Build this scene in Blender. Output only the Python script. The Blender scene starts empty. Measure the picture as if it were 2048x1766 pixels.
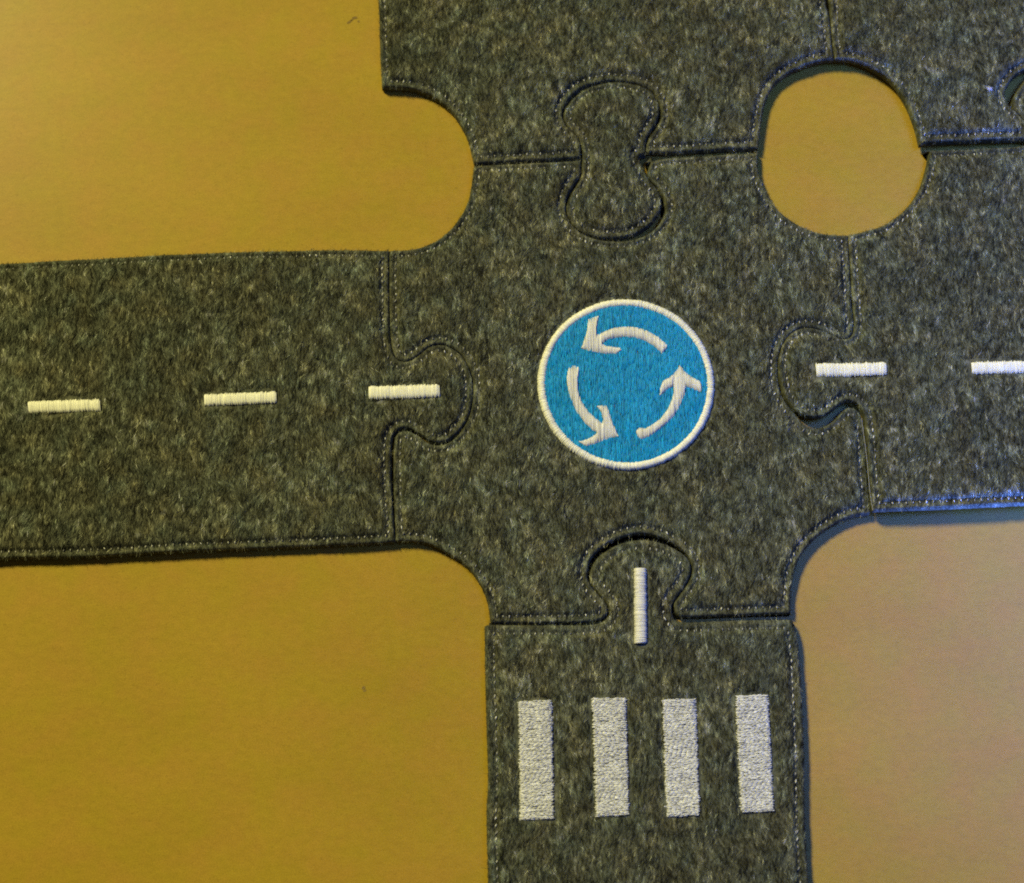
import bpy, math
import numpy as np
from mathutils import Vector
from mathutils.geometry import delaunay_2d_cdt

rng = np.random.default_rng(7)
C = bpy.context.scene.collection

# ------------------------------------------------------------------ camera
F = 3430.0                       # focal length in photo pixels (photo is 2048 wide)
TILT = math.radians(13.0)
DIST = F / 5000.0                # 5000 photo pixels per metre at the sign
H = 0.0055                       # felt thickness
cam_d = bpy.data.cameras.new('camera')
cam = bpy.data.objects.new('camera', cam_d)
C.objects.link(cam)
cam.location = (0, -DIST * math.sin(TILT), DIST * math.cos(TILT) + H)
cam.rotation_euler = (TILT, 0, 0)
cam_d.sensor_width = 36
cam_d.lens = 36 * F / 2048
cam_d.clip_start = 0.01
cam_d.clip_end = 50
cam_d.dof.use_dof = True
cam_d.dof.focus_distance = DIST
cam_d.dof.aperture_fstop = 7.0
bpy.context.scene.camera = cam

# ------------------------------------------------------------------ world, lamps, exposure
w = bpy.data.worlds.new('World')
bpy.context.scene.world = w
w.use_nodes = True
bg = w.node_tree.nodes['Background']
bg.inputs['Color'].default_value = (0.80, 0.72, 0.36, 1)
bg.inputs['Strength'].default_value = 0.045


def area_lamp(name, loc, target, size, power, color, spread=180):
    d = bpy.data.lights.new(name, 'AREA')
    d.shape = 'DISK'
    d.size = size
    d.energy = power
    d.color = color
    d.spread = math.radians(spread)
    o = bpy.data.objects.new(name, d)
    C.objects.link(o)
    o.location = loc
    o.rotation_euler = (Vector(target) - Vector(loc)).to_track_quat('-Z', 'Y').to_euler()
    return o


area_lamp('warm_room_lamp', (-2.35, 2.45, 3.40), (0, 0, 0), 0.90, 276, (1.0, 0.905, 0.43))
area_lamp('cool_window_light', (0.58, 0.05, 0.80), (0.53, 0.02, 0), 0.60, 3.1, (0.06, 0.18, 1.0), 66)
area_lamp('cool_low_light', (0.42, -0.40, 0.014), (0.225, -0.02, 0.004), 0.018, 0.52, (0.08, 0.18, 1.0), 22)

vs = bpy.context.scene.view_settings
bpy.context.scene.display_settings.display_device = 'sRGB'
vs.view_transform = 'Standard'
vs.look = 'None'
vs.exposure = 0
vs.gamma = 1
vs.use_curve_mapping = False
cy = bpy.context.scene.cycles
cy.use_denoising = False
cy.max_bounces = 6
cy.filter_width = 1.9


# ------------------------------------------------------------------ measuring helpers
def P(pts, z=H):
    """points measured on the photograph -> the horizontal plane they lie on"""
    p = np.asarray(pts, float)[:, :2]
    u = (p[:, 0] - 1024) / F
    v = (883 - p[:, 1]) / F
    c, s = math.cos(TILT), math.sin(TILT)
    dx, dy, dz = u, v * c + s, v * s - c
    t = (z - cam.location.z) / dz
    return np.stack([dx * t, cam.location.y + dy * t], 1)


def spline(pts, step=4.0):
    """Catmull-Rom through the points (any number of columns), resampled"""
    p = np.asarray(pts, float)
    if len(p) < 3:
        out = p
    else:
        q = np.vstack([2 * p[0] - p[1], p, 2 * p[-1] - p[-2]])
        segs = []
        for i in range(1, len(q) - 2):
            a, b, c, d = q[i - 1], q[i], q[i + 1], q[i + 2]
            n = max(2, int(np.hypot(*(c - b)[:2]) / 1.5))
            t = np.linspace(0, 1, n, endpoint=False)[:, None]
            segs.append(0.5 * (2 * b + (c - a) * t + (2 * a - 5 * b + 4 * c - d) * t ** 2 + (3 * b - a - 3 * c + d) * t ** 3))
        out = np.vstack(segs + [p[-1:]])
    L = np.r_[0, np.cumsum(np.hypot(np.diff(out[:, 0]), np.diff(out[:, 1])))]
    s = np.linspace(0, L[-1], max(2, int(L[-1] / step) + 1))
    return np.stack([np.interp(s, L, out[:, k]) for k in range(out.shape[1])], 1)


def seam(pts, g=None):
    p = np.asarray(pts, float)
    if p.shape[1] == 2:
        p = np.c_[p, np.full(len(p), g)]
    return spline(p)


def joined(edges):
    """edges in clockwise picture order, each (n,3): x, y, inset towards the inside"""
    out = []
    for e in edges:
        t = np.gradient(e[:, :2], axis=0)
        t /= np.hypot(t[:, 0], t[:, 1])[:, None] + 1e-9
        out.append(e[:, :2] + np.stack([-t[:, 1], t[:, 0]], 1) * e[:, 2:3])
    p = np.vstack(out)
    keep = [0]
    for i in range(1, len(p)):
        if np.hypot(*(p[i] - p[keep[-1]])) > 2.5:
            keep.append(i)
    if np.hypot(*(p[keep[-1]] - p[0])) < 2.5:
        keep.pop()
    return p[keep]


def edge(pts, g=0.0, curve=True):
    p = np.asarray(pts, float)
    if not curve:
        q = []
        for a, b in zip(p[:-1], p[1:]):
            q.append(spline([a, b])[:-1])
        p = np.vstack(q + [p[-1:]])
    else:
        p = spline(p)
    return np.c_[p, np.full(len(p), g)]


_ng = {}


def vnoise(x, y, cell, seed):
    """smooth value noise 0..1; cell may be (cx, cy)"""
    cx, cyy = cell if isinstance(cell, tuple) else (cell, cell)
    if seed not in _ng:
        _ng[seed] = np.random.default_rng(seed).random((257, 257))
    g = _ng[seed]
    u, v = x / cx + 1000, y / cyy + 1000
    i, j = np.floor(u).astype(int), np.floor(v).astype(int)
    fu, fv = u - i, v - j
    fu, fv = fu * fu * (3 - 2 * fu), fv * fv * (3 - 2 * fv)
    i0, i1, j0, j1 = i % 257, (i + 1) % 257, j % 257, (j + 1) % 257
    return (g[i0, j0] * (1 - fu) + g[i1, j0] * fu) * (1 - fv) + (g[i0, j1] * (1 - fu) + g[i1, j1] * fu) * fv


def smooth(a, b, x):
    t = np.clip((x - a) / (b - a), 0, 1)
    return t * t * (3 - 2 * t)


# ------------------------------------------------------------------ mesh helpers
def mesh_obj(name, verts, faces_list, mat, parent=None, color=None, smooth_shade=True):
    """faces_list: list of (n,k) index arrays"""
    me = bpy.data.meshes.new(name)
    verts = np.asarray(verts, np.float32)
    me.vertices.add(len(verts))
    me.vertices.foreach_set('co', verts.ravel())
    loops = np.concatenate([f.ravel() for f in faces_list]).astype(np.int32)
    sizes = np.concatenate([np.full(len(f), f.shape[1]) for f in faces_list])
    starts = np.r_[0, np.cumsum(sizes)[:-1]].astype(np.int32)
    me.loops.add(len(loops))
    me.loops.foreach_set('vertex_index', loops)
    me.polygons.add(len(sizes))
    me.polygons.foreach_set('loop_start', starts)
    me.update(calc_edges=True)
    me.polygons.foreach_set('use_smooth', np.full(len(sizes), smooth_shade))
    if color is not None:
        a = me.color_attributes.new('tint', 'FLOAT_COLOR', 'POINT')
        c = np.ones((len(verts), 4), np.float32)
        c[:, :3] = color
        a.data.foreach_set('color', c.ravel())
    me.materials.append(mat)
    o = bpy.data.objects.new(name, me)
    C.objects.link(o)
    if parent is not None:
        o.parent = parent
    return o


def tubes(paths, rad, nside=5, full=False):
    """paths (N,K,3), rad (N,K) -> verts, quads of arched thread shells"""
    paths = np.asarray(paths, float)
    N, K, _ = paths.shape
    t = np.gradient(paths, axis=1)
    t /= np.linalg.norm(t, axis=2, keepdims=True) + 1e-12
    side = np.stack([t[..., 1], -t[..., 0], np.zeros((N, K))], 2)
    side /= np.linalg.norm(side, axis=2, keepdims=True) + 1e-12
    up = np.cross(side, t)
    M = nside
    ang = np.linspace(0, 2 * math.pi, M, endpoint=False) if full else np.linspace(-0.25, math.pi + 0.25, M)
    v = paths[:, :, None, :] + rad[:, :, None, None] * (np.cos(ang)[None, None, :, None] * side[:, :, None, :] + np.sin(ang)[None, None, :, None] * up[:, :, None, :])
    idx = np.arange(N * K * M).reshape(N, K, M)
    nx = np.roll(idx, -1, 2) if full else None
    if full:
        q = np.stack([idx[:, :-1], nx[:, :-1], nx[:, 1:], idx[:, 1:]], -1)
    else:
        q = np.stack([idx[:, :-1, :-1], idx[:, :-1, 1:], idx[:, 1:, 1:], idx[:, 1:, :-1]], -1)
    return v.reshape(-1, 3), q.reshape(-1, 4)


# ------------------------------------------------------------------ materials
def new_mat(name):
    m = bpy.data.materials.new(name)
    m.use_nodes = True
    nt = m.node_tree
    return m, nt, nt.nodes['Principled BSDF'], nt.nodes.new, nt.links.new


def felt_material():
    m, nt, b, N, L = new_mat('grey_melange_felt')
    at = N('ShaderNodeAttribute')
    at.attribute_name = 'tint'
    tc = N('ShaderNodeTexCoord')
    mp = N('ShaderNodeMapping')
    mp.inputs['Scale'].default_value = (1, 0.45, 1)
    L(tc.outputs['Object'], mp.inputs['Vector'])
    n1 = N('ShaderNodeTexNoise')
    n1.inputs['Scale'].default_value = 1500
    n1.inputs['Detail'].default_value = 3
    L(mp.outputs['Vector'], n1.inputs['Vector'])
    r = N('ShaderNodeMapRange')
    r.inputs['From Min'].default_value = 0.3
    r.inputs['From Max'].default_value = 0.7
    r.inputs['To Min'].default_value = 0.55
    r.inputs['To Max'].default_value = 1.45
    L(n1.outputs['Fac'], r.inputs['Value'])
    mx = N('ShaderNodeMix')
    mx.data_type = 'RGBA'
    mx.blend_type = 'MULTIPLY'
    mx.inputs['Factor'].default_value = 1
    L(at.outputs['Color'], mx.inputs['A'])
    L(r.outputs['Result'], mx.inputs['B'])
    L(mx.outputs['Result'], b.inputs['Base Color'])
    b.inputs['Roughness'].default_value = 0.95
    b.inputs['Specular IOR Level'].default_value = 0.12
    bp = N('ShaderNodeBump')
    bp.inputs['Strength'].default_value = 0.5
    bp.inputs['Distance'].default_value = 0.0004
    L(n1.outputs['Fac'], bp.inputs['Height'])
    L(bp.outputs['Normal'], b.inputs['Normal'])
    return m


def thread_material(name, rough=0.45, spec=0.4, noise=0.12):
    m, nt, b, N, L = new_mat(name)
    at = N('ShaderNodeAttribute')
    at.attribute_name = 'tint'
    tc = N('ShaderNodeTexCoord')
    n1 = N('ShaderNodeTexNoise')
    n1.inputs['Scale'].default_value = 900
    L(tc.outputs['Object'], n1.inputs['Vector'])
    r = N('ShaderNodeMapRange')
    r.inputs['To Min'].default_value = 1 - noise
    r.inputs['To Max'].default_value = 1 + noise
    L(n1.outputs['Fac'], r.inputs['Value'])
    mx = N('ShaderNodeMix')
    mx.data_type = 'RGBA'
    mx.blend_type = 'MULTIPLY'
    mx.inputs['Factor'].default_value = 1
    L(at.outputs['Color'], mx.inputs['A'])
    L(r.outputs['Result'], mx.inputs['B'])
    L(mx.outputs['Result'], b.inputs['Base Color'])
    b.inputs['Roughness'].default_value = rough
    b.inputs['Specular IOR Level'].default_value = spec
    return m


def table_material():
    m, nt, b, N, L = new_mat('varnished_beech')
    tc = N('ShaderNodeTexCoord')

    def noise(scale, stretch, detail=4, rough=0.55):
        mp = N('ShaderNodeMapping')
        mp.inputs['Scale'].default_value = stretch
        mp.inputs['Rotation'].default_value = (0, 0, math.radians(-4))
        L(tc.outputs['Object'], mp.inputs['Vector'])
        n = N('ShaderNodeTexNoise')
        n.inputs['Scale'].default_value = scale
        n.inputs['Detail'].default_value = detail
        n.inputs['Roughness'].default_value = rough
        L(mp.outputs['Vector'], n.inputs['Vector'])
        return n.outputs['Fac']

    broad = noise(22, (0.45, 1, 1))
    blotch = noise(70, (0.9, 1, 1), 3)
    grain = noise(420, (0.6, 1, 1), 4, 0.7)
    fleck = noise(1000, (0.65, 1, 1), 2, 0.5)
    speck = noise(2600, (1, 1, 1), 1, 0.5)
    cr = N('ShaderNodeValToRGB')
    e = cr.color_ramp.elements
    e[0].position, e[0].color = 0.30, (0.362, 0.240, 0.026, 1)
    e[1].position, e[1].color = 0.72, (0.416, 0.273, 0.031, 1)
    L(broad, cr.inputs['Fac'])
    cur = cr.outputs['Color']

    def mul(cur, fac, lo, hi, fmin, fmax, tintlo=None, tinthi=None):
        r = N('ShaderNodeMapRange')
        r.inputs['From Min'].default_value = lo
        r.inputs['From Max'].default_value = hi
        r.inputs['To Min'].default_value = 0
        r.inputs['To Max'].default_value = 1
        L(fac, r.inputs['Value'])
        c = N('ShaderNodeMix')
        c.data_type = 'RGBA'
        c.inputs['A'].default_value = tintlo or (fmin, fmin, fmin, 1)
        c.inputs['B'].default_value = tinthi or (fmax, fmax, fmax, 1)
        L(r.outputs['Result'], c.inputs['Factor'])
        mx = N('ShaderNodeMix')
        mx.data_type = 'RGBA'
        mx.blend_type = 'MULTIPLY'
        mx.inputs['Factor'].default_value = 1
        L(cur, mx.inputs['A'])
        L(c.outputs['Result'], mx.inputs['B'])
        return mx.outputs['Result']

    cur = mul(cur, blotch, 0.35, 0.65, 0, 0, (1.03, 0.965, 1.15, 1), (0.975, 1.02, 0.88, 1))
    cur = mul(cur, grain, 0.3, 0.7, 0.92, 1.07)
    cur = mul(cur, fleck, 0.25, 0.40, 0.84, 1.0)
    cur = mul(cur, speck, 0.25, 0.75, 0.76, 1.24)
    L(cur, b.inputs['Base Color'])
    b.inputs['Roughness'].default_value = 0.35
    b.inputs['Specular IOR Level'].default_value = 0.17
    bp = N('ShaderNodeBump')
    bp.inputs['Strength'].default_value = 0.12
    bp.inputs['Distance'].default_value = 0.0002
    L(grain, bp.inputs['Height'])
    L(bp.outputs['Normal'], b.inputs['Normal'])
    return m


def plain(name, col, rough=0.8):
    m, nt, b, N, L = new_mat(name)
    tc = N('ShaderNodeTexCoord')
    n1 = N('ShaderNodeTexNoise')
    n1.inputs['Scale'].default_value = 1200
    L(tc.outputs['Object'], n1.inputs['Vector'])
    cr = N('ShaderNodeValToRGB')
    cr.color_ramp.elements[0].color = tuple(c * 0.75 for c in col) + (1,)
    cr.color_ramp.elements[1].color = tuple(min(1, c * 1.2) for c in col) + (1,)
    L(n1.outputs['Fac'], cr.inputs['Fac'])
    L(cr.outputs['Color'], b.inputs['Base Color'])
    b.inputs['Roughness'].default_value = rough
    return m


FELT = felt_material()
WHITE = thread_material('white_embroidery_thread')
BLUE = thread_material('blue_embroidery_thread', 0.5, 0.3, 0.25)
SEWING = thread_material('grey_sewing_thread', 0.6, 0.3)
TABLE = table_material()

# ------------------------------------------------------------------ the table
tv, tf = [], []
bx = [(-0.9, -0.7), (0.9, -0.7), (0.9, 0.7), (-0.9, 0.7)]
tv = [(x, y, z) for z in (-0.025, 0.0) for x, y in bx]
tf = np.array([[4, 5, 6, 7], [3, 2, 1, 0], [0, 1, 5, 4], [1, 2, 6, 5], [2, 3, 7, 6], [3, 0, 4, 7]])
table = mesh_obj('tabletop', np.array(tv), [tf], TABLE, smooth_shade=False)
table['kind'] = 'structure'


def stain(name, blobs, mat, n=14):
    """small flat marks on the wood, 0.05 mm proud"""
    vv, ff, k = [], [], 0
    for (x, y, rx, ry, a) in blobs:
        c = P([(x, y)], 0)[0]
        ang = np.linspace(0, 2 * math.pi, n, endpoint=False)
        rr = 0.75 + 0.5 * rng.random(n)
        ex, ey = np.cos(ang) * rx * rr / 5000, np.sin(ang) * ry * rr / 5000
        ca, sa = math.cos(a), math.sin(a)
        vv.append(np.stack([c[0] + ex * ca - ey * sa, c[1] + ex * sa + ey * ca, np.full(n, 0.00006)], 1))
        ff.append(np.arange(n)[None] + k)
        k += n
    return mesh_obj(name, np.vstack(vv), ff, mat, table, smooth_shade=False)


stain('scuff', [(699, 44, 6, 3, 0.6), (709, 36, 6, 3, 0.2), (717, 43, 3, 2.4, 0), (704, 40, 3, 2, 0.5)],
      plain('brown_scuff', (0.20, 0.125, 0.020)))
stain('scuff', [(727, 1376, 4, 3, 0.9), (730, 1381, 3, 2, 0.6)], plain('faint_brown_scuff', (0.23, 0.15, 0.03)))

# ------------------------------------------------------------------ seams measured on the photograph (x, y, half gap)
TCa = seam([(949, 327), (1000, 324), (1100, 319), (1163, 315)], 2.6)
KU = seam([(1163, 315, 2.5), (1163, 292, 1.5), (1158, 275, 1.2), (1147, 262, 1), (1132, 246, 1.0), (1126, 224, 1.5), (1139, 198, 3), (1162, 177, 3.2), (1190, 166, 2.2),
           (1228, 160, 1.5), (1265, 164, 1.2), (1297, 175, 1.2), (1314, 193, 1.2), (1321, 218, 2), (1316, 243, 3), (1303, 261, 3), (1295, 277, 2.2), (1292, 292, 1.5), (1291, 307, 1.5)])
KL = seam([(1291, 309, 14), (1292, 324, 10), (1294, 346, 1.2), (1300, 358, 1.2), (1317, 377, 2), (1327, 402, 4), (1323, 427, 6), (1303, 453, 6.5), (1270, 471, 5),
           (1228, 477, 3), (1190, 473, 2), (1158, 459, 1.2), (1138, 436, 1.2), (1132, 412, 1.5), (1139, 387, 3), (1153, 363, 3), (1162, 345, 2.2), (1163, 330, 1.5), (1163, 317, 1.5)])
TCb = seam([(1291, 312, 10), (1312, 310, 8), (1340, 308, 5.5), (1400, 304, 5.5), (1516, 298, 5)])
LC = seam([(778, 500, 0.6), (778, 600, 0.6), (781, 680, 0.6), (789, 711, 0.6), (804, 721, 0.6), (822, 718, 0.6), (838, 708, 0.6), (858, 692, 0.6), (885, 687, 0.6), (912, 699, 0.6),
           (931, 720, 0.6), (943, 748, 0.6), (946, 775, 0.6), (944, 805, 0.6), (936, 835, 0.6), (919, 861, 2), (900, 879, 2.5), (878, 886, 3), (858, 882, 3), (842, 871, 3),
           (824, 860, 3), (806, 857, 3), (791, 865, 3), (785, 885, 3), (784, 930, 2.5), (786, 1000, 2), (791, 1081, 0.6)])
CR = seam([(1697, 468, 0.6), (1703, 560, 0.6), (1707, 620, 0.6), (1709, 652, 0.6), (1702, 672, 0.6), (1685, 677, 0.6), (1665, 669, 0.6), (1640, 658, 0.6), (1612, 654, 0.6),
           (1586, 663, 0.6), (1567, 686, 0.6), (1558, 715, 0.6), (1557, 745, 0.6), (1562, 775, 2), (1571, 798, 1.0), (1594, 827, 2.5), (1618, 843, 8.5), (1636, 845, 10), (1658, 836, 9),
           (1684, 814, 6.5), (1698, 808, 5.5), (1714, 814, 3.5), (1726, 832, 1), (1731, 870, 0.6), (1735, 930, 0.6), (1743, 1024, 0.6)])
CB = seam([(978, 1247, 2), (1100, 1247, 2.5), (1178, 1246, 3), (1207, 1238, 3), (1218, 1222, 2), (1212, 1204, 1.5), (1197, 1187, 1.5), (1181, 1165, 2), (1178, 1143, 3),
           (1188, 1117, 5), (1210, 1096, 6), (1241, 1080, 6), (1282, 1072, 6.5), (1325, 1080, 5), (1359, 1098, 3.5), (1379, 1117, 2), (1384, 1142, 1.5), (1375, 1166, 1.5),
           (1358, 1190, 1.5), (1347, 1208, 2), (1350, 1228, 4), (1366, 1238, 5.5), (1440, 1236, 5.5), (1500, 1234, 5.5), (1584, 1232, 6.5)])
TU = seam([(1648, -330, 3), (1655, -60, 3.5), (1656, 0, 4.5), (1658, 14, 4), (1660, 34, 1.2), (1664, 80, 1), (1669, 118, 1.5)])
DX, DY = 893, -32


def shifted(s, dx, dy, f=1.0):
    return np.c_[s[:, 0] + dx, s[:, 1] + dy, s[:, 2] * f]


URa = seam([(1848, 293, 7), (1950, 289, 7), (2040, 285, 6), (1164 + DX, 315 + DY, 4)])
URb = seam([(1291 + DX, 311 + DY, 4), (2440, 275, 4)])
KU2 = shifted(KU, DX, DY)
KU2[:, 2] = 2.5 + 9.0 * smooth(2075, 2030, KU2[:, 0]) * smooth(225, 185, KU2[:, 1])

ARC_T = edge([(949, 326), (938, 279), (924, 249), (904, 220), (870, 192), (836, 177), (800, 172), (764, 171)])
ARC_C1 = edge([(778, 499), (806, 498), (836, 494), (871, 480), (900, 457), (923, 427), (936, 400), (942, 374), (946, 346), (949, 327)])
ARC_TH = edge([(1669, 118), (1650, 119), (1619, 126), (1577, 144), (1549, 167), (1533, 196), (1524, 232), (1519, 274), (1516, 298)])
ARC_UH = edge([(1840, 290), (1833, 258), (1813, 206), (1785, 165), (1743, 135), (1702, 120), (1669, 118)])
ARC_CH = edge([(1516, 300), (1517, 335), (1527, 366), (1547, 404), (1571, 430), (1605, 451), (1646, 465), (1697, 469)])
ARC_RH = edge([(1697, 469), (1730, 461), (1771, 447), (1813, 416), (1838, 382), (1850, 352), (1858, 321), (1861, 298)])
ARC_CR = edge([(1743, 1026), (1704, 1032), (1660, 1053), (1627, 1079), (1604, 1107), (1590, 1141), (1583, 1183), (1582, 1229)])
ARC_CL = edge([(981, 1246), (981, 1236), (976, 1205), (964, 1173), (940, 1138), (908, 1112), (862, 1088), (828, 1081), (791, 1080)])
rev = lambda s: s[::-1]

OUT = {}
OUT['centre'] = joined([TCa, rev(KL), TCb, ARC_CH, CR, ARC_CR, rev(CB), ARC_CL, rev(LC), ARC_C1])
OUT['top'] = joined([edge([(742, -330), (1648, -330)]), TU, ARC_TH, rev(TCb), rev(KU), rev(TCa), ARC_T, edge([(764, 170), (761, 120), (759, 60), (757, 0), (742, -330)])])
OUT['upper_right'] = joined([edge([(1648, -330), (2440, -340)]), edge([(2440, -340), (2440, 275)]), rev(URb), rev(KU2), rev(URa), ARC_UH, rev(TU)])
OUT['right'] = joined([URa, KU2, URb, edge([(2440, 280), (2460, 1000)]), edge([(2460, 997), (2250, 1004), (2048, 1010), (1900, 1017), (1743, 1023)]), rev(CR), ARC_RH])
OUT['left'] = joined([edge([(-200, 537), (0, 525), (226, 513), (400, 504), (650, 498), (778, 499)]), LC, edge([(791, 1082), (717, 1087), (527, 1095), (366, 1101), (171, 1112), (0, 1116), (-200, 1128)]), edge([(-200, 1128), (-200, 537)])])
OUT['bottom'] = joined([edge([(970, 1251), (978, 1249)]), CB, edge([(1584, 1237), (1595, 1270), (1603, 1360), (1609, 1488), (1611, 1617), (1616, 1729), (1622, 1800), (1640, 2110)]), edge([(1640, 2110), (985, 2110)]),
                        edge([(985, 2110), (977, 1766), (974, 1633), (977, 1553), (974, 1456), (971, 1328), (970, 1251)])])
OUT['key'] = joined([KU, KL])


# ------------------------------------------------------------------ one felt tile
class Tile:
    def __init__(self, poly_px, lift, stitch_in=0.0026, dips=()):
        self.dips = dips
        self.poly = P(poly_px)[::-1].copy()          # world, counter-clockwise
        self.lift = lift
        self.sin = stitch_in
        lo, hi = self.poly.min(0) - 0.003, self.poly.max(0) + 0.003
        self.cell = 0.0008
        nx, ny = int((hi[0] - lo[0]) / self.cell) + 2, int((hi[1] - lo[1]) / self.cell) + 2
        gx, gy = lo[0] + np.arange(nx) * self.cell, lo[1] + np.arange(ny) * self.cell
        X, Y = np.meshgrid(gx, gy, indexing='ij')
        self.lo, self.sdf = lo, self._exact(np.stack([X.ravel(), Y.ravel()], 1)).reshape(nx, ny)

    def _exact(self, q):
        a = self.poly
        b = np.roll(a, -1, 0)
        d = b - a
        dd = (d * d).sum(1)
        out = np.empty(len(q))
        for s in range(0, len(q), 4000):
            p = q[s:s + 4000]
            wv = p[:, None] - a[None]
            t = np.clip((wv * d).sum(2) / dd, 0, 1)
            r = wv - t[..., None] * d
            dist = np.sqrt((r * r).sum(2).min(1))
            cond = (a[None, :, 1] <= p[:, None, 1]) != (b[None, :, 1] <= p[:, None, 1])
            with np.errstate(divide='ignore', invalid='ignore'):
                xi = a[None, :, 0] + (p[:, None, 1] - a[None, :, 1]) / d[None, :, 1] * d[None, :, 0]
            inside = (np.sum(cond & (xi > p[:, None, 0]), 1) % 2) == 1
            out[s:s + 4000] = np.where(inside, dist, -dist)
        return out

    def dist(self, p):
        u = (p - self.lo) / self.cell
        n = np.array(self.sdf.shape) - 2
        i = np.clip(np.floor(u).astype(int), 0, n)
        f = np.clip(u - i, 0, 1)
        s = self.sdf
        x, y = i[:, 0], i[:, 1]
        return (s[x, y] * (1 - f[:, 0]) + s[x + 1, y] * f[:, 0]) * (1 - f[:, 1]) + (s[x, y + 1] * (1 - f[:, 0]) + s[x + 1, y + 1] * f[:, 0]) * f[:, 1]

    def up(self, p):
        return self.lift(p[:, 0], p[:, 1])

    def z(self, p, d=None):
        d = self.dist(p) if d is None else d
        r = 0.0013
        q = np.clip(d / r, 0, 1)
        z = H - r * 0.85 * (1 - np.sqrt(1 - (1 - q) ** 2))
        z -= 0.0010 * np.exp(-((d - self.sin) / 0.00105) ** 2)
        z -= 0.0009 * (1 - smooth(0.0, 0.0055, d))
        for f in self.dips:
            z -= 0.0008 * np.exp(-((f(p) - 0.0007) / 0.0009) ** 2)
        z += (vnoise(p[:, 0], p[:, 1], 0.0022, 11) - 0.5) * 0.00035 + (vnoise(p[:, 0], p[:, 1], 0.009, 12) - 0.5) * 0.0007
        return z + self.up(p)


def fibre_colour(x, y, n, seed):
    """melange: a light and dark mix of wool fibres, blended in clumps"""
    clump = vnoise(x, y, (0.0008, 0.0019), seed) * 0.60 + vnoise(x, y, (0.0026, 0.0034), seed + 1) * 0.30 + vnoise(x, y, 0.018, seed + 2) * 0.10
    r = rng.random(n)
    lum = 0.068 * np.exp((clump - 0.5) * 4.6) * np.exp(rng.normal(0, 0.34, n))
    light = r > 0.86
    lum = np.where(light, lum * rng.uniform(1.5, 2.6, n), lum)
    lum = np.where(r < 0.25, lum * 0.55, lum)
    hue = 1.25 * (vnoise(x, y, 0.006, seed + 5) - 0.5) + rng.normal(0, 0.10, n)
    c = np.stack([lum * (1.04 + 0.15 * hue), lum * (1.09 - 0.06 * hue), lum * (0.67 - 0.18 * hue)], 1)
    return np.clip(c, 0.006, 0.5)


def in_view(p, m=0.02):
    return (np.abs(p[:, 0]) < 0.213 + m) & (p[:, 1] < 0.19 + m) & (p[:, 1] > -0.18 - m)


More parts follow.
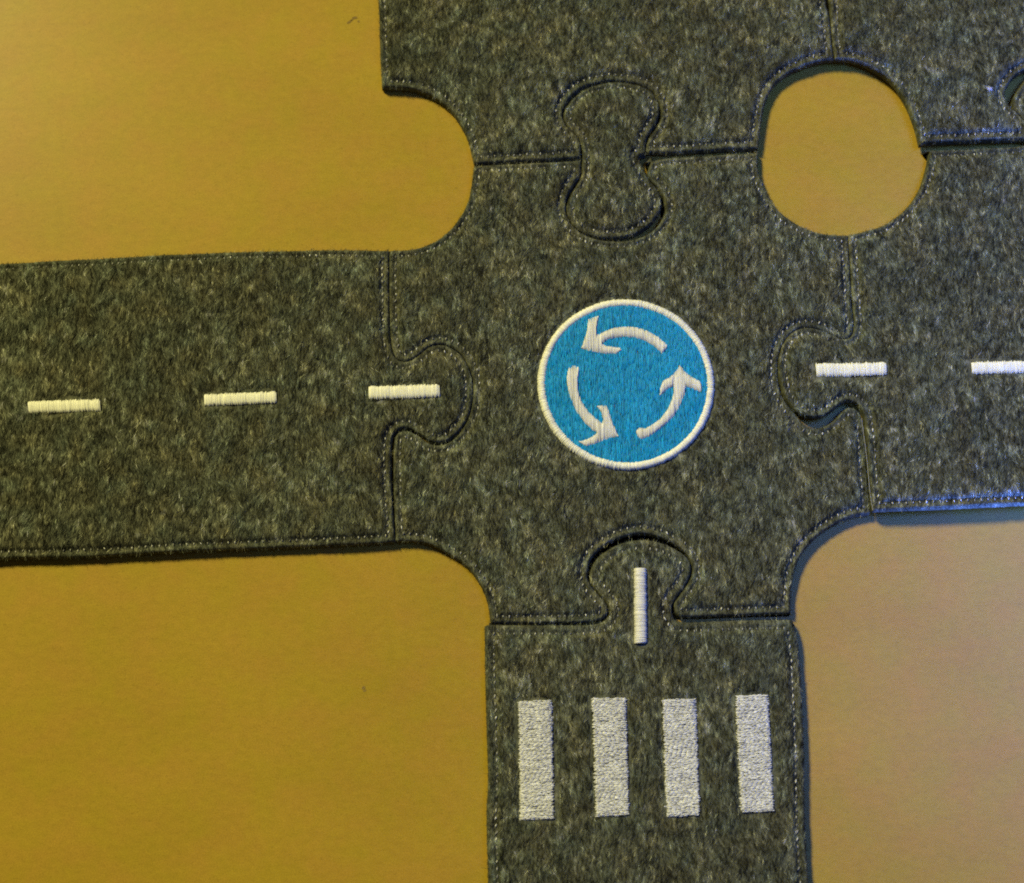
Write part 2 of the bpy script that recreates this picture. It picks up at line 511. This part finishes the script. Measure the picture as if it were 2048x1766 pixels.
def felt_mesh(t, root, density=2.9e6, seed=100):
    a = t.poly
    # --- solid body: walls + triangulated top
    rings = []
    tn = np.roll(a, -1, 0) - np.roll(a, 1, 0)
    tn /= np.hypot(tn[:, 0], tn[:, 1])[:, None]
    nin = np.stack([-tn[:, 1], tn[:, 0]], 1)
    pts = []
    for off in (0.0003, 0.0007, 0.0012, 0.0018, t.sin - 0.0003, t.sin + 0.0003, t.sin + 0.001, t.sin + 0.0018):
        q = a + nin * off
        d = t._exact(q)
        pts.append(q[d > off * 0.93])
    lo, hi = a.min(0), a.max(0)
    st = 0.0019
    gx, gy = np.meshgrid(np.arange(lo[0], hi[0], st), np.arange(lo[1], hi[1], st), indexing='ij')
    g = np.stack([gx.ravel(), gy.ravel()], 1) + rng.uniform(-0.0005, 0.0005, (gx.size, 2))
    g = g[t.dist(g) > t.sin + 0.0026]
    pts = np.vstack(pts + [g])
    n0 = len(a)
    allp = np.vstack([a, pts])
    res = delaunay_2d_cdt([Vector(p) for p in allp], [], [list(range(n0))], 1, 1e-7)
    tp = np.array([tuple(v) for v in res[0]])
    tri = np.array([f for f in res[2] if len(f) == 3])
    d = np.maximum(t._exact(tp), 0)
    top = np.c_[tp, t.z(tp, d)]
    bnd = []
    for i in range(n0):
        bnd.append(next(k for k, orig in enumerate(res[3]) if i in orig) if not (i < len(res[3]) and i in res[3][i]) else i)
    bnd = np.array(bnd)
    n = len(top)
    lay, levels = [], (0.72, 0.45, 0.2, 0.0)
    ztop = top[bnd, 2] - t.up(tp[bnd])
    for k, lv in enumerate(levels):
        bulge = (-0.00022 if 0 < k < 3 else 0.0) + (rng.random(n0) - 0.5) * 0.0002
        xy = tp[bnd] + nin * bulge[:, None] if np.ndim(bulge) else tp[bnd]
        lay.append(np.c_[xy, ztop * lv + 0.00012 + t.up(tp[bnd])])
    verts = np.vstack([top] + lay)
    idx = [bnd] + [n + k * n0 + np.arange(n0) for k in range(len(levels))]
    quads = []
    for u, v in zip(idx[:-1], idx[1:]):
        quads.append(np.stack([u, v, np.roll(v, -1), np.roll(u, -1)], 1))
    quads = np.vstack(quads)
    bottom_cap = idx[-1][::-1][None]
    # base colour
    cl = fibre_colour(verts[:, 0], verts[:, 1], len(verts), seed)
    body_col = 0.35 * cl + 0.65 * cl.mean(0)
    # --- fibres lying in the top surface
    area = np.prod(hi - lo)
    m = int(area * density)
    q = rng.uniform(lo, hi, (m, 2))
    q = q[in_view(q)]
    q = q[t.dist(q) > 0.0002]
    m = len(q)
    dq = t.dist(q)
    ang = math.pi / 2 + rng.normal(0, 0.34, m) + (vnoise(q[:, 0], q[:, 1], 0.004, 31) - 0.5) * 1.0
    ln = rng.uniform(0.0013, 0.0038, m)
    wd = rng.uniform(0.00007, 0.00019, m)
    K = 4
    s = np.linspace(-0.5, 0.5, K)
    curv = rng.normal(0, 0.5, m)
    A = ang[:, None] + curv[:, None] * s[None]
    px = q[:, 0:1] + ln[:, None] * s[None] * np.cos(A)
    py = q[:, 1:2] + ln[:, None] * s[None] * np.sin(A)
    fl = np.stack([px.ravel(), py.ravel()], 1)
    df = t.dist(fl)
    zf = t.z(fl, np.maximum(df, 0)).reshape(m, K)
    raise_ = rng.uniform(0.00002, 0.00036, m)[:, None] * np.array([0.1, 1, 1, 0.25])[None]
    band = (0.45 + 0.55 * smooth(0.0015, 0.0045, dq))[:, None]      # pressed flat beside the seam
    raise_ = raise_ * band
    zf = zf + raise_
    wprof = np.array([0.35, 1, 0.9, 0.25])
    sx, sy = -np.sin(A), np.cos(A)
    roll = rng.normal(0, 0.5, m)[:, None]
    ww = wd[:, None] * wprof[None] * 0.5
    v1 = np.stack([px + sx * ww, py + sy * ww, zf + roll * ww], 2)
    v2 = np.stack([px - sx * ww, py - sy * ww, zf - roll * ww], 2)
    fv = np.stack([v1, v2], 2)                    # m,K,2,3
    col = fibre_colour(q[:, 0], q[:, 1], m, seed)
    # --- stray fibres standing off the cut edge
    e_len = np.hypot(*(np.roll(a, -1, 0) - a).T)
    ne = int(e_len.sum() * 5200)
    cum = np.r_[0, np.cumsum(e_len)]
    sp = rng.uniform(0, cum[-1], ne)
    ie = np.clip(np.searchsorted(cum, sp) - 1, 0, n0 - 1)
    fe = ((sp - cum[ie]) / e_len[ie])[:, None]
    ep = a[ie] * (1 - fe) + np.roll(a, -1, 0)[ie] * fe
    en = -nin[ie]
    keep = in_view(ep)
    ep, en = ep[keep], en[keep]
    ne = len(ep)
    ea = np.arctan2(en[:, 1], en[:, 0]) + rng.normal(0, 0.75, ne)
    el = rng.gamma(2.0, 0.00028, ne)
    zz = rng.uniform(0.08, 0.98, ne) * H
    s2 = np.linspace(-0.35, 1, K)
    cur2 = rng.normal(0, 0.7, ne)
    A2 = ea[:, None] + cur2[:, None] * s2[None]
    ex = ep[:, 0:1] + el[:, None] * s2[None] * np.cos(A2)
    ey = ep[:, 1:2] + el[:, None] * s2[None] * np.sin(A2)
    inset = 0.0011 * smooth(0.55, 1.0, zz / H)
    ex -= (en[:, 0] * inset)[:, None]
    ey -= (en[:, 1] * inset)[:, None]
    ez = np.maximum(zz[:, None] + el[:, None] * s2[None] * rng.normal(0.1, 0.5, ne)[:, None], 0.0002) + t.up(ep)[:, None]
    we = rng.uniform(0.00004, 0.0001, ne)[:, None] * np.array([1, 1, 0.8, 0.3])[None]
    bx_, by_ = -np.sin(A2), np.cos(A2)
    g1 = np.stack([ex + bx_ * we * 0.7, ey + by_ * we * 0.7, ez + we * 0.7], 2)
    g2 = np.stack([ex - bx_ * we * 0.7, ey - by_ * we * 0.7, ez - we * 0.7], 2)
    fv = np.concatenate([fv, np.stack([g1, g2], 2)], 0)
    col = np.vstack([col, fibre_colour(ep[:, 0], ep[:, 1], ne, seed) * 0.8])
    M = len(fv)
    base = len(verts)
    ii = base + np.arange(M * K * 2).reshape(M, K, 2)
    fq = np.stack([ii[:, :-1, 0], ii[:, :-1, 1], ii[:, 1:, 1], ii[:, 1:, 0]], -1).reshape(-1, 4)
    V = np.vstack([verts, fv.reshape(-1, 3)])
    COL = np.vstack([body_col, np.repeat(col, K * 2, 0)])
    return mesh_obj('felt_body', V, [tri, quads, bottom_cap, fq], FELT, root, COL)


def stitching(t, root, pitch=0.0027):
    a = t.poly
    tn = np.roll(a, -1, 0) - np.roll(a, 1, 0)
    tn /= np.hypot(tn[:, 0], tn[:, 1])[:, None]
    nin = np.stack([-tn[:, 1], tn[:, 0]], 1)
    q = a + nin * t.sin
    ok = t._exact(q) > t.sin * 0.95
    q = q[ok]
    q = np.vstack([q, q[:1]])
    L = np.r_[0, np.cumsum(np.hypot(*np.diff(q, axis=0).T))]
    n = int(L[-1] / pitch)
    s = np.linspace(0, L[-1], n, endpoint=False)
    c = np.stack([np.interp(s, L, q[:, 0]), np.interp(s, L, q[:, 1])], 1)
    c2 = np.stack([np.interp(s + 0.0004, L, q[:, 0]), np.interp(s + 0.0004, L, q[:, 1])], 1)
    tg = c2 - c
    tg /= np.hypot(tg[:, 0], tg[:, 1])[:, None] + 1e-12
    c += rng.normal(0, 0.00009, c.shape)
    keep = in_view(c)
    c, tg = c[keep], tg[keep]
    n = len(c)
    # the short bights of thread all lean the way the machine pulled them
    ta = math.pi / 2 + 0.12 * np.sign(tg[:, 1] * tg[:, 0] + 1e-6) + rng.normal(0, 0.26, n)
    ln = rng.uniform(0.0010, 0.0016, n) * (0.75 + 0.25 * np.abs(tg[:, 1]))
    K = 5
    u = np.linspace(-0.5, 0.5, K)
    px = c[:, :1] + np.cos(ta)[:, None] * ln[:, None] * u
    py = c[:, 1:] + np.sin(ta)[:, None] * ln[:, None] * u
    zb = t.z(c) + rng.normal(0.00036, 0.00016, n)
    pz = zb[:, None] + 0.00028 * (1 - (2 * u[None]) ** 2) - 0.0002
    rad = rng.uniform(0.00020, 0.00029, n)[:, None] * np.array([0.45, 0.9, 1, 0.9, 0.45])[None]
    v, f = tubes(np.stack([px, py, pz], 2), rad, 6, True)
    lum = np.clip(0.38 * np.exp(rng.normal(0, 0.45, n)), 0.12, 0.8)
    col = np.repeat(lum, K * 6)[:, None] * np.array([1.0, 0.99, 0.84])
    return mesh_obj('stitching', v, [f], SEWING, root, col)


def tile(key, name, label, lift, dips=(), sin=0.0026, group='felt road pieces'):
    t = Tile(OUT[key], lift, sin, dips)
    root = bpy.data.objects.new(name, None)
    C.objects.link(root)
    root.empty_display_size = 0.01
    root['label'] = label
    root['category'] = 'puzzle piece' if name == 'puzzle_piece' else 'felt connector'
    root['group'] = group
    root['kind'] = 'thing'
    t.root = root
    felt_mesh(t, root)
    stitching(t, root)
    return t


def anchor(t):
    """put the root at the piece's base without moving its parts"""
    c = (t.poly.min(0) + t.poly.max(0)) / 2
    t.root.location = (c[0], c[1], 0)
    for ch in t.root.children:
        ch.location = (-c[0], -c[1], 0)


L_DASH = ([(56, 803), (199, 798), (201, 821), (58, 826)], [(408, 789), (552, 783), (553, 805), (409, 811)], [(737, 773), (878, 768), (880, 793), (738, 798)])
R_DASH = ([(1629, 730), (1770, 727), (1771, 752), (1632, 755)], [(1940, 727), (2085, 724), (2085, 747), (1942, 750)])
B_DASH = [(1268, 1137), (1292, 1137), (1294, 1286), (1269, 1287)]
STRIPES = ([(1037, 1403), (1105, 1401), (1107, 1637), (1040, 1640)], [(1184, 1396), (1252, 1395), (1258, 1630), (1192, 1633)],
           [(1325, 1399), (1392, 1397), (1399, 1630), (1333, 1634)], [(1471, 1391), (1536, 1390), (1547, 1621), (1482, 1625)])
cs = P([(1252, 767)])[0]
SCALE = np.hypot(*(P([(1253, 767)])[0] - P([(1252, 767)])[0]))
R_out, R_in = 176.0 * SCALE, 162.0 * SCALE


def rect_dist(quad_px):
    q = P(quad_px)
    c = q.mean(0)
    ux = (q[1] - q[0] + q[2] - q[3]) / 2
    uy = (q[3] - q[0] + q[2] - q[1]) / 2
    hx, hy = np.hypot(*ux) / 2, np.hypot(*uy) / 2
    ux, uy = ux / (2 * hx), uy / (2 * hy)

    def f(p):
        d = p - c
        dx, dy = np.abs(d @ ux) - hx, np.abs(d @ uy) - hy
        return np.hypot(np.maximum(dx, 0), np.maximum(dy, 0)) + np.minimum(np.maximum(dx, dy), 0)
    return f


flat = lambda x, y: 0 * x
sx_ = lambda px: (px - 1024) / 5000.0


def lift_right(x, y):
    return 0.0030 * smooth(0.33, 0.24, x) * smooth(0.075, -0.02, y) + 0.0006 * smooth(0.1, 0.16, x) * smooth(0.33, 0.24, x)


def lift_upper(x, y):
    return 0.0020 * smooth(0.095, 0.15, x) * smooth(0.30, 0.20, x) * smooth(0.26, 0.15, y)


T_centre = tile('centre', 'puzzle_piece', 'grey felt crossroads piece with the round blue roundabout sign', flat, [lambda p: np.hypot(p[:, 0] - cs[0], p[:, 1] - cs[1]) - R_out])
T_top = tile('top', 'puzzle_piece', 'plain grey felt piece above the roundabout piece, its curved corner over bare table', lambda x, y: lift_upper(x, y) * 0.8)
T_ur = tile('upper_right', 'puzzle_piece', 'plain bluish grey felt piece in the upper right corner, above the round hole', lift_upper)
T_right = tile('right', 'puzzle_piece', 'grey felt road piece joined on the right of the roundabout piece, with two white dashes', lift_right, [rect_dist(q) for q in R_DASH])
T_left = tile('left', 'puzzle_piece', 'long grey felt straight road piece with three white dashes, left of the roundabout piece', flat, [rect_dist(q) for q in L_DASH])
T_bottom = tile('bottom', 'puzzle_piece', 'grey felt road piece with a white zebra crossing of four bars, below the roundabout piece', flat, [rect_dist(q) for q in STRIPES] + [rect_dist(B_DASH)], 0.0034)
T_key = tile('key', 'felt_connector', 'double headed grey felt key joining the roundabout piece to the piece above it', flat, (), 0.0026, 'felt connectors')


# ------------------------------------------------------------------ embroidery
def thread_col(n, base, jitter=0.06):
    return np.clip(np.asarray(base)[None] * (1 + rng.normal(0, jitter, n))[:, None], 0, 1)


def satin_bar(t, quad_px, along_long=True, name='lane_dash', pitch=0.00030, dome=0.0007, jit=0.00018, stitch=None, base=(0.80, 0.79, 0.74), rad=0.00024):
    """quad (TL,TR,BR,BL in the photo). threads run from edge 0-1 to edge 3-2 (or left to right)."""
    q = P(quad_px)
    A, B, D, E = q                                   # A-B top, E-D bottom
    if along_long:                                   # threads go A->E stepping along A-B
        a0, a1, b0, b1 = A, B, E, D
    else:                                            # threads go A->B stepping along A-E
        a0, a1, b0, b1 = A, E, B, D
    n = int(np.hypot(*(a1 - a0)) / pitch)
    f = (np.arange(n) + 0.5) / n
    s = a0 + (a1 - a0) * f[:, None] + 0
    e = b0 + (b1 - b0) * f[:, None]
    dirv = (e - s) / np.hypot(*(e - s).T)[:, None]
    stp = (a1 - a0) / np.hypot(*(a1 - a0))
    s = s + dirv * rng.normal(0, jit, n)[:, None] + stp * rng.normal(0, 0.00004, n)[:, None]
    e = e + dirv * rng.normal(0, jit, n)[:, None] + stp * rng.normal(0, 0.00004, n)[:, None]
    paths, rads, cols = [], [], []
    if stitch is None:
        K = 9
        u = np.linspace(0, 1, K)
        xy = s[:, None] * (1 - u)[None, :, None] + e[:, None] * u[None, :, None]
        zb = t.z(((s + e) / 2), np.full(n, 0.02))
        prof = np.sqrt(np.clip(1 - (2 * u - 1) ** 2, 0, 1)) * dome
        pz = zb[:, None] - 0.00015 + prof[None] + rng.normal(0, 0.00004, n)[:, None]
        paths.append(np.concatenate([xy, pz[..., None]], 2))
        rads.append(np.full((n, K), rad) * np.array([0.6] + [1] * (K - 2) + [0.6])[None])
        cols.append(thread_col(n, base))
        K_ = K
    else:
        K = 5
        u = np.linspace(0, 1, K)
        Lt = np.hypot(*(e - s).T)
        for k in range(n):
            off = -rng.random() * stitch
            st = np.arange(off, Lt[k], stitch)
            a = np.maximum(st, 0)
            b = np.minimum(st + stitch, Lt[k])
            ok = b - a > 0.0004
            a, b = a[ok], b[ok]
            pos = a[:, None] + (b - a)[:, None] * u[None]
            xy = s[k] + dirv[k] * pos[..., None] + stp * (rng.normal(0, 0.00010, (len(a), 1, 1)) + rng.normal(0, 0.00008, (len(a), 1, 1)) * (2 * u - 1)[None, :, None])
            zb = t.z(xy.reshape(-1, 2), np.full(xy.shape[0] * K, 0.02)).reshape(-1, K)
            pz = zb + dome * (0.55 + 0.45 * (1 - (2 * u - 1) ** 4))[None] + rng.normal(0, 0.00006, len(a))[:, None]
            paths.append(np.concatenate([xy, pz[..., None]], 2))
            rads.append(np.full((len(a), K), rad) * np.array([0.55, 1, 1, 1, 0.55])[None])
            cols.append(thread_col(len(a), base, 0.17))
    paths, rads, cols = np.vstack(paths), np.vstack(rads), np.vstack(cols)
    v, f = tubes(paths, rads, 5)
    return mesh_obj(name, v, [f], WHITE, t.root, np.repeat(cols, paths.shape[1] * 5, 0))


L_BASE = (0.85, 0.84, 0.66)
for q in L_DASH:
    satin_bar(T_left, q, True, 'lane_dash', base=L_BASE)
for q in R_DASH:
    satin_bar(T_right, q, True, 'lane_dash', base=L_BASE)
satin_bar(T_bottom, B_DASH, False, 'lane_dash', dome=0.0017, jit=0.00008, base=(0.74, 0.73, 0.64))
for q in STRIPES:
    satin_bar(T_bottom, q, False, 'crossing_stripe', pitch=0.00036, dome=0.00040, jit=0.00024, stitch=0.0018, base=(0.66, 0.66, 0.59), rad=0.00025)

# the sign
Zp = lambda pts: [(1050 + x * 0.2265, 570 + y * 0.2265) for x, y in pts]
ang = np.linspace(0, 2 * math.pi, 400, endpoint=False)


def scan_fill(t, poly, pitch, rad, dome, zoff, stitch, mat, base, name, parent, tilt=0.0, jit=0.00008, jcol=0.1, satin=False):
    """vertical threads filling a world polygon"""
    c, s = math.cos(tilt), math.sin(tilt)
    R = np.array([[c, s], [-s, c]])
    p = poly @ R.T
    xs = np.arange(p[:, 0].min() + pitch / 2, p[:, 0].max(), pitch)
    a, b = p, np.roll(p, -1, 0)
    paths, rads, cols = [], [], []
    K = 6
    u = np.linspace(0, 1, K)
    for k, x in enumerate(xs):
        m = (a[:, 0] <= x) != (b[:, 0] <= x)
        if not m.any():
            continue
        yy = np.sort(a[m, 1] + (x - a[m, 0]) / (b[m, 0] - a[m, 0]) * (b[m, 1] - a[m, 1]))
        for y0, y1 in zip(yy[::2], yy[1::2]):
            y0 -= abs(rng.normal(0, jit)); y1 += abs(rng.normal(0, jit))
            if stitch is None:
                st = np.array([[y0, y1]])
            else:
                o = y0 - rng.random() * stitch
                e0 = np.sort(np.arange(o, y1, stitch) + rng.normal(0, stitch * 0.25, len(np.arange(o, y1, stitch))))
                st = np.stack([np.maximum(e0, y0), np.minimum(np.r_[e0[1:], y1], y1)], 1)
            st = st[st[:, 1] - st[:, 0] > 0.0003]
            if not len(st):
                continue
            pos = st[:, :1] + (st[:, 1:] - st[:, :1]) * u[None]
            xx = x + rng.normal(0, pitch * 0.12, (len(st), 1)) + rng.normal(0, pitch * 0.16, (len(st), 1)) * (2 * u - 1)[None]
            xy = np.stack([np.broadcast_to(xx, pos.shape), pos], 2) @ R
            zb = t.z(xy.reshape(-1, 2), np.full(pos.size, 0.02)).reshape(-1, K)
            ln = st[:, 1] - st[:, 0]
            if satin:
                dm = dome * np.clip(ln / 0.0045, 0.45, 1.0)[:, None]
                pr = np.sqrt(np.clip(1 - (2 * u - 1) ** 2, 0, 1))[None] * dm
            else:
                pr = dome * (0.35 + 0.65 * (1 - (2 * u - 1) ** 4))[None]
            pz = zb + zoff + pr + rng.normal(0, 0.00005, (len(st), 1))
            paths.append(np.concatenate([xy, pz[..., None]], 2))
            rads.append(np.full((len(st), K), rad) * np.array([0.55, 1, 1, 1, 1, 0.55])[None] * rng.uniform(0.85, 1.12, (len(st), 1)))
            cols.append(thread_col(len(st), base, jcol))
    paths, rads, cols = np.vstack(paths), np.vstack(rads), np.vstack(cols)
    v, f = tubes(paths, rads, 5)
    return mesh_obj(name, v, [f], mat, parent, np.repeat(cols, K * 5, 0))


BLUE_BASE = (0.002, 0.295, 0.56)
blue_poly = np.stack([cs[0] + (R_in + 0.0006) * np.cos(ang), cs[1] + (R_in + 0.0006) * np.sin(ang)], 1)
sign = scan_fill(T_centre, blue_poly, 0.00031, 0.00019, 0.00018, 0.00022, 0.0050, BLUE, BLUE_BASE, 'roundabout_sign', T_centre.root, tilt=0.03, jcol=0.17)
sign['label'] = 'round blue embroidered roundabout sign with three white arrows'
# rim: radial satin threads
n = 760
aa = np.linspace(0, 2 * math.pi, n, endpoint=False)
K = 7
u = np.linspace(0, 1, K)
r0 = R_in + rng.normal(0, 0.00010, n)
r1 = R_out + rng.normal(0, 0.00012, n)
rr = r0[:, None] + (r1 - r0)[:, None] * u[None]
twist = aa[:, None] + rng.normal(0, 0.0015, (n, 1))
xy = np.stack([cs[0] + rr * np.cos(twist), cs[1] + rr * np.sin(twist)], 2)
zb = T_centre.z(xy.reshape(-1, 2), np.full(n * K, 0.02)).reshape(n, K)
pz = zb + 0.0001 + 0.00085 * np.sqrt(np.clip(1 - (2 * u - 1) ** 2, 0, 1))[None] + rng.normal(0, 0.00004, (n, 1))
v, f = tubes(np.concatenate([xy, pz[..., None]], 2), np.full((n, K), 0.00023), 5)
mesh_obj('rim', v, [f], WHITE, sign, np.repeat(thread_col(n, L_BASE), K * 5, 0))
ARROWS = [
    [(655, 440), (700, 415), (780, 385), (880, 370), (980, 377), (1080, 408), (1170, 460), (1255, 535), (1240, 570), (1208, 605), (1185, 580), (1140, 540), (1060, 490), (960, 460), (860, 457), (780, 468), (710, 492), (680, 520),
     (720, 545), (840, 560), (845, 580), (805, 605), (720, 608), (600, 590), (498, 562), (525, 490), (550, 400), (560, 310), (605, 288), (650, 275), (640, 330), (622, 400), (630, 440)],
    [(385, 735), (430, 713), (475, 730), (470, 790), (460, 860), (470, 950), (500, 1035), (560, 1125), (630, 1188), (680, 1228), (690, 1190), (670, 1120), (635, 1075), (680, 1068), (722, 1075), (745, 1140), (772, 1220), (822, 1338), (750, 1350),
     (690, 1375), (600, 1408), (540, 1425), (478, 1390), (540, 1370), (620, 1325), (635, 1305), (600, 1285), (530, 1220), (450, 1110), (400, 1000), (375, 900), (370, 820)],
    [(983, 1290), (1010, 1263), (1060, 1275), (1120, 1240), (1200, 1180), (1260, 1100), (1300, 1010), (1315, 940), (1310, 890), (1250, 925), (1190, 978), (1198, 900), (1220, 850), (1280, 820), (1330, 770), (1365, 713), (1400, 760), (1460, 810),
     (1545, 858), (1552, 950), (1500, 925), (1420, 893), (1402, 980), (1360, 1080), (1310, 1160), (1240, 1230), (1150, 1302), (1080, 1342), (1020, 1362), (990, 1330)]]
for ar in ARROWS:
    scan_fill(T_centre, P(Zp(ar)), 0.00032, 0.00022, 0.00065, 0.00045, None, WHITE, (0.72, 0.71, 0.60), 'arrow', sign, tilt=0.02, jit=0.00012, jcol=0.09, satin=True)

for t in (T_centre, T_top, T_ur, T_right, T_left, T_bottom, T_key):
    anchor(t)

# ------------------------------------------------------------------ loose bits
# pale thread lying along the right-hand seam
tp = spline([(1722, 838), (1727, 880), (1733, 930), (1738, 985), (1744, 1022)], 6)
w2 = P(tp)
z2 = np.maximum(T_right.z(w2), T_centre.z(w2)) + 0.00035
v, f = tubes(np.c_[w2, z2][None], np.full((1, len(w2)), 0.00011), 6, True)
o = mesh_obj('loose_thread', v, [f], SEWING, None, np.array([0.34, 0.34, 0.30]))
o['label'] = 'thin pale loose thread lying along the seam right of the roundabout sign'
o['category'] = 'thread'
# tuft of white lint
paths = []
c = P([(1975, 182)])[0]
zc = T_ur.z(c[None])[0]
for k in range(26):
    a0 = rng.normal(-0.15, 0.5)
    l = rng.uniform(0.001, 0.0028)
    o0 = rng.normal(0, 0.00035, 2)
    s = np.linspace(-0.5, 0.5, 5)
    paths.append(np.c_[c[0] + o0[0] + l * s * math.cos(a0), c[1] + o0[1] * 0.6 + l * s * math.sin(a0) + rng.normal(0, 0.0001, 5), zc + 0.0002 + 0.0005 * rng.random() * (1 - 4 * s * s)])
v, f = tubes(np.array(paths), np.full((26, 5), 0.00007), 5, True)
o = mesh_obj('lint', v, [f], WHITE, None, np.array([0.6, 0.6, 0.6]))
o['label'] = 'tiny white tuft of lint on the upper right felt piece'
o['category'] = 'lint'
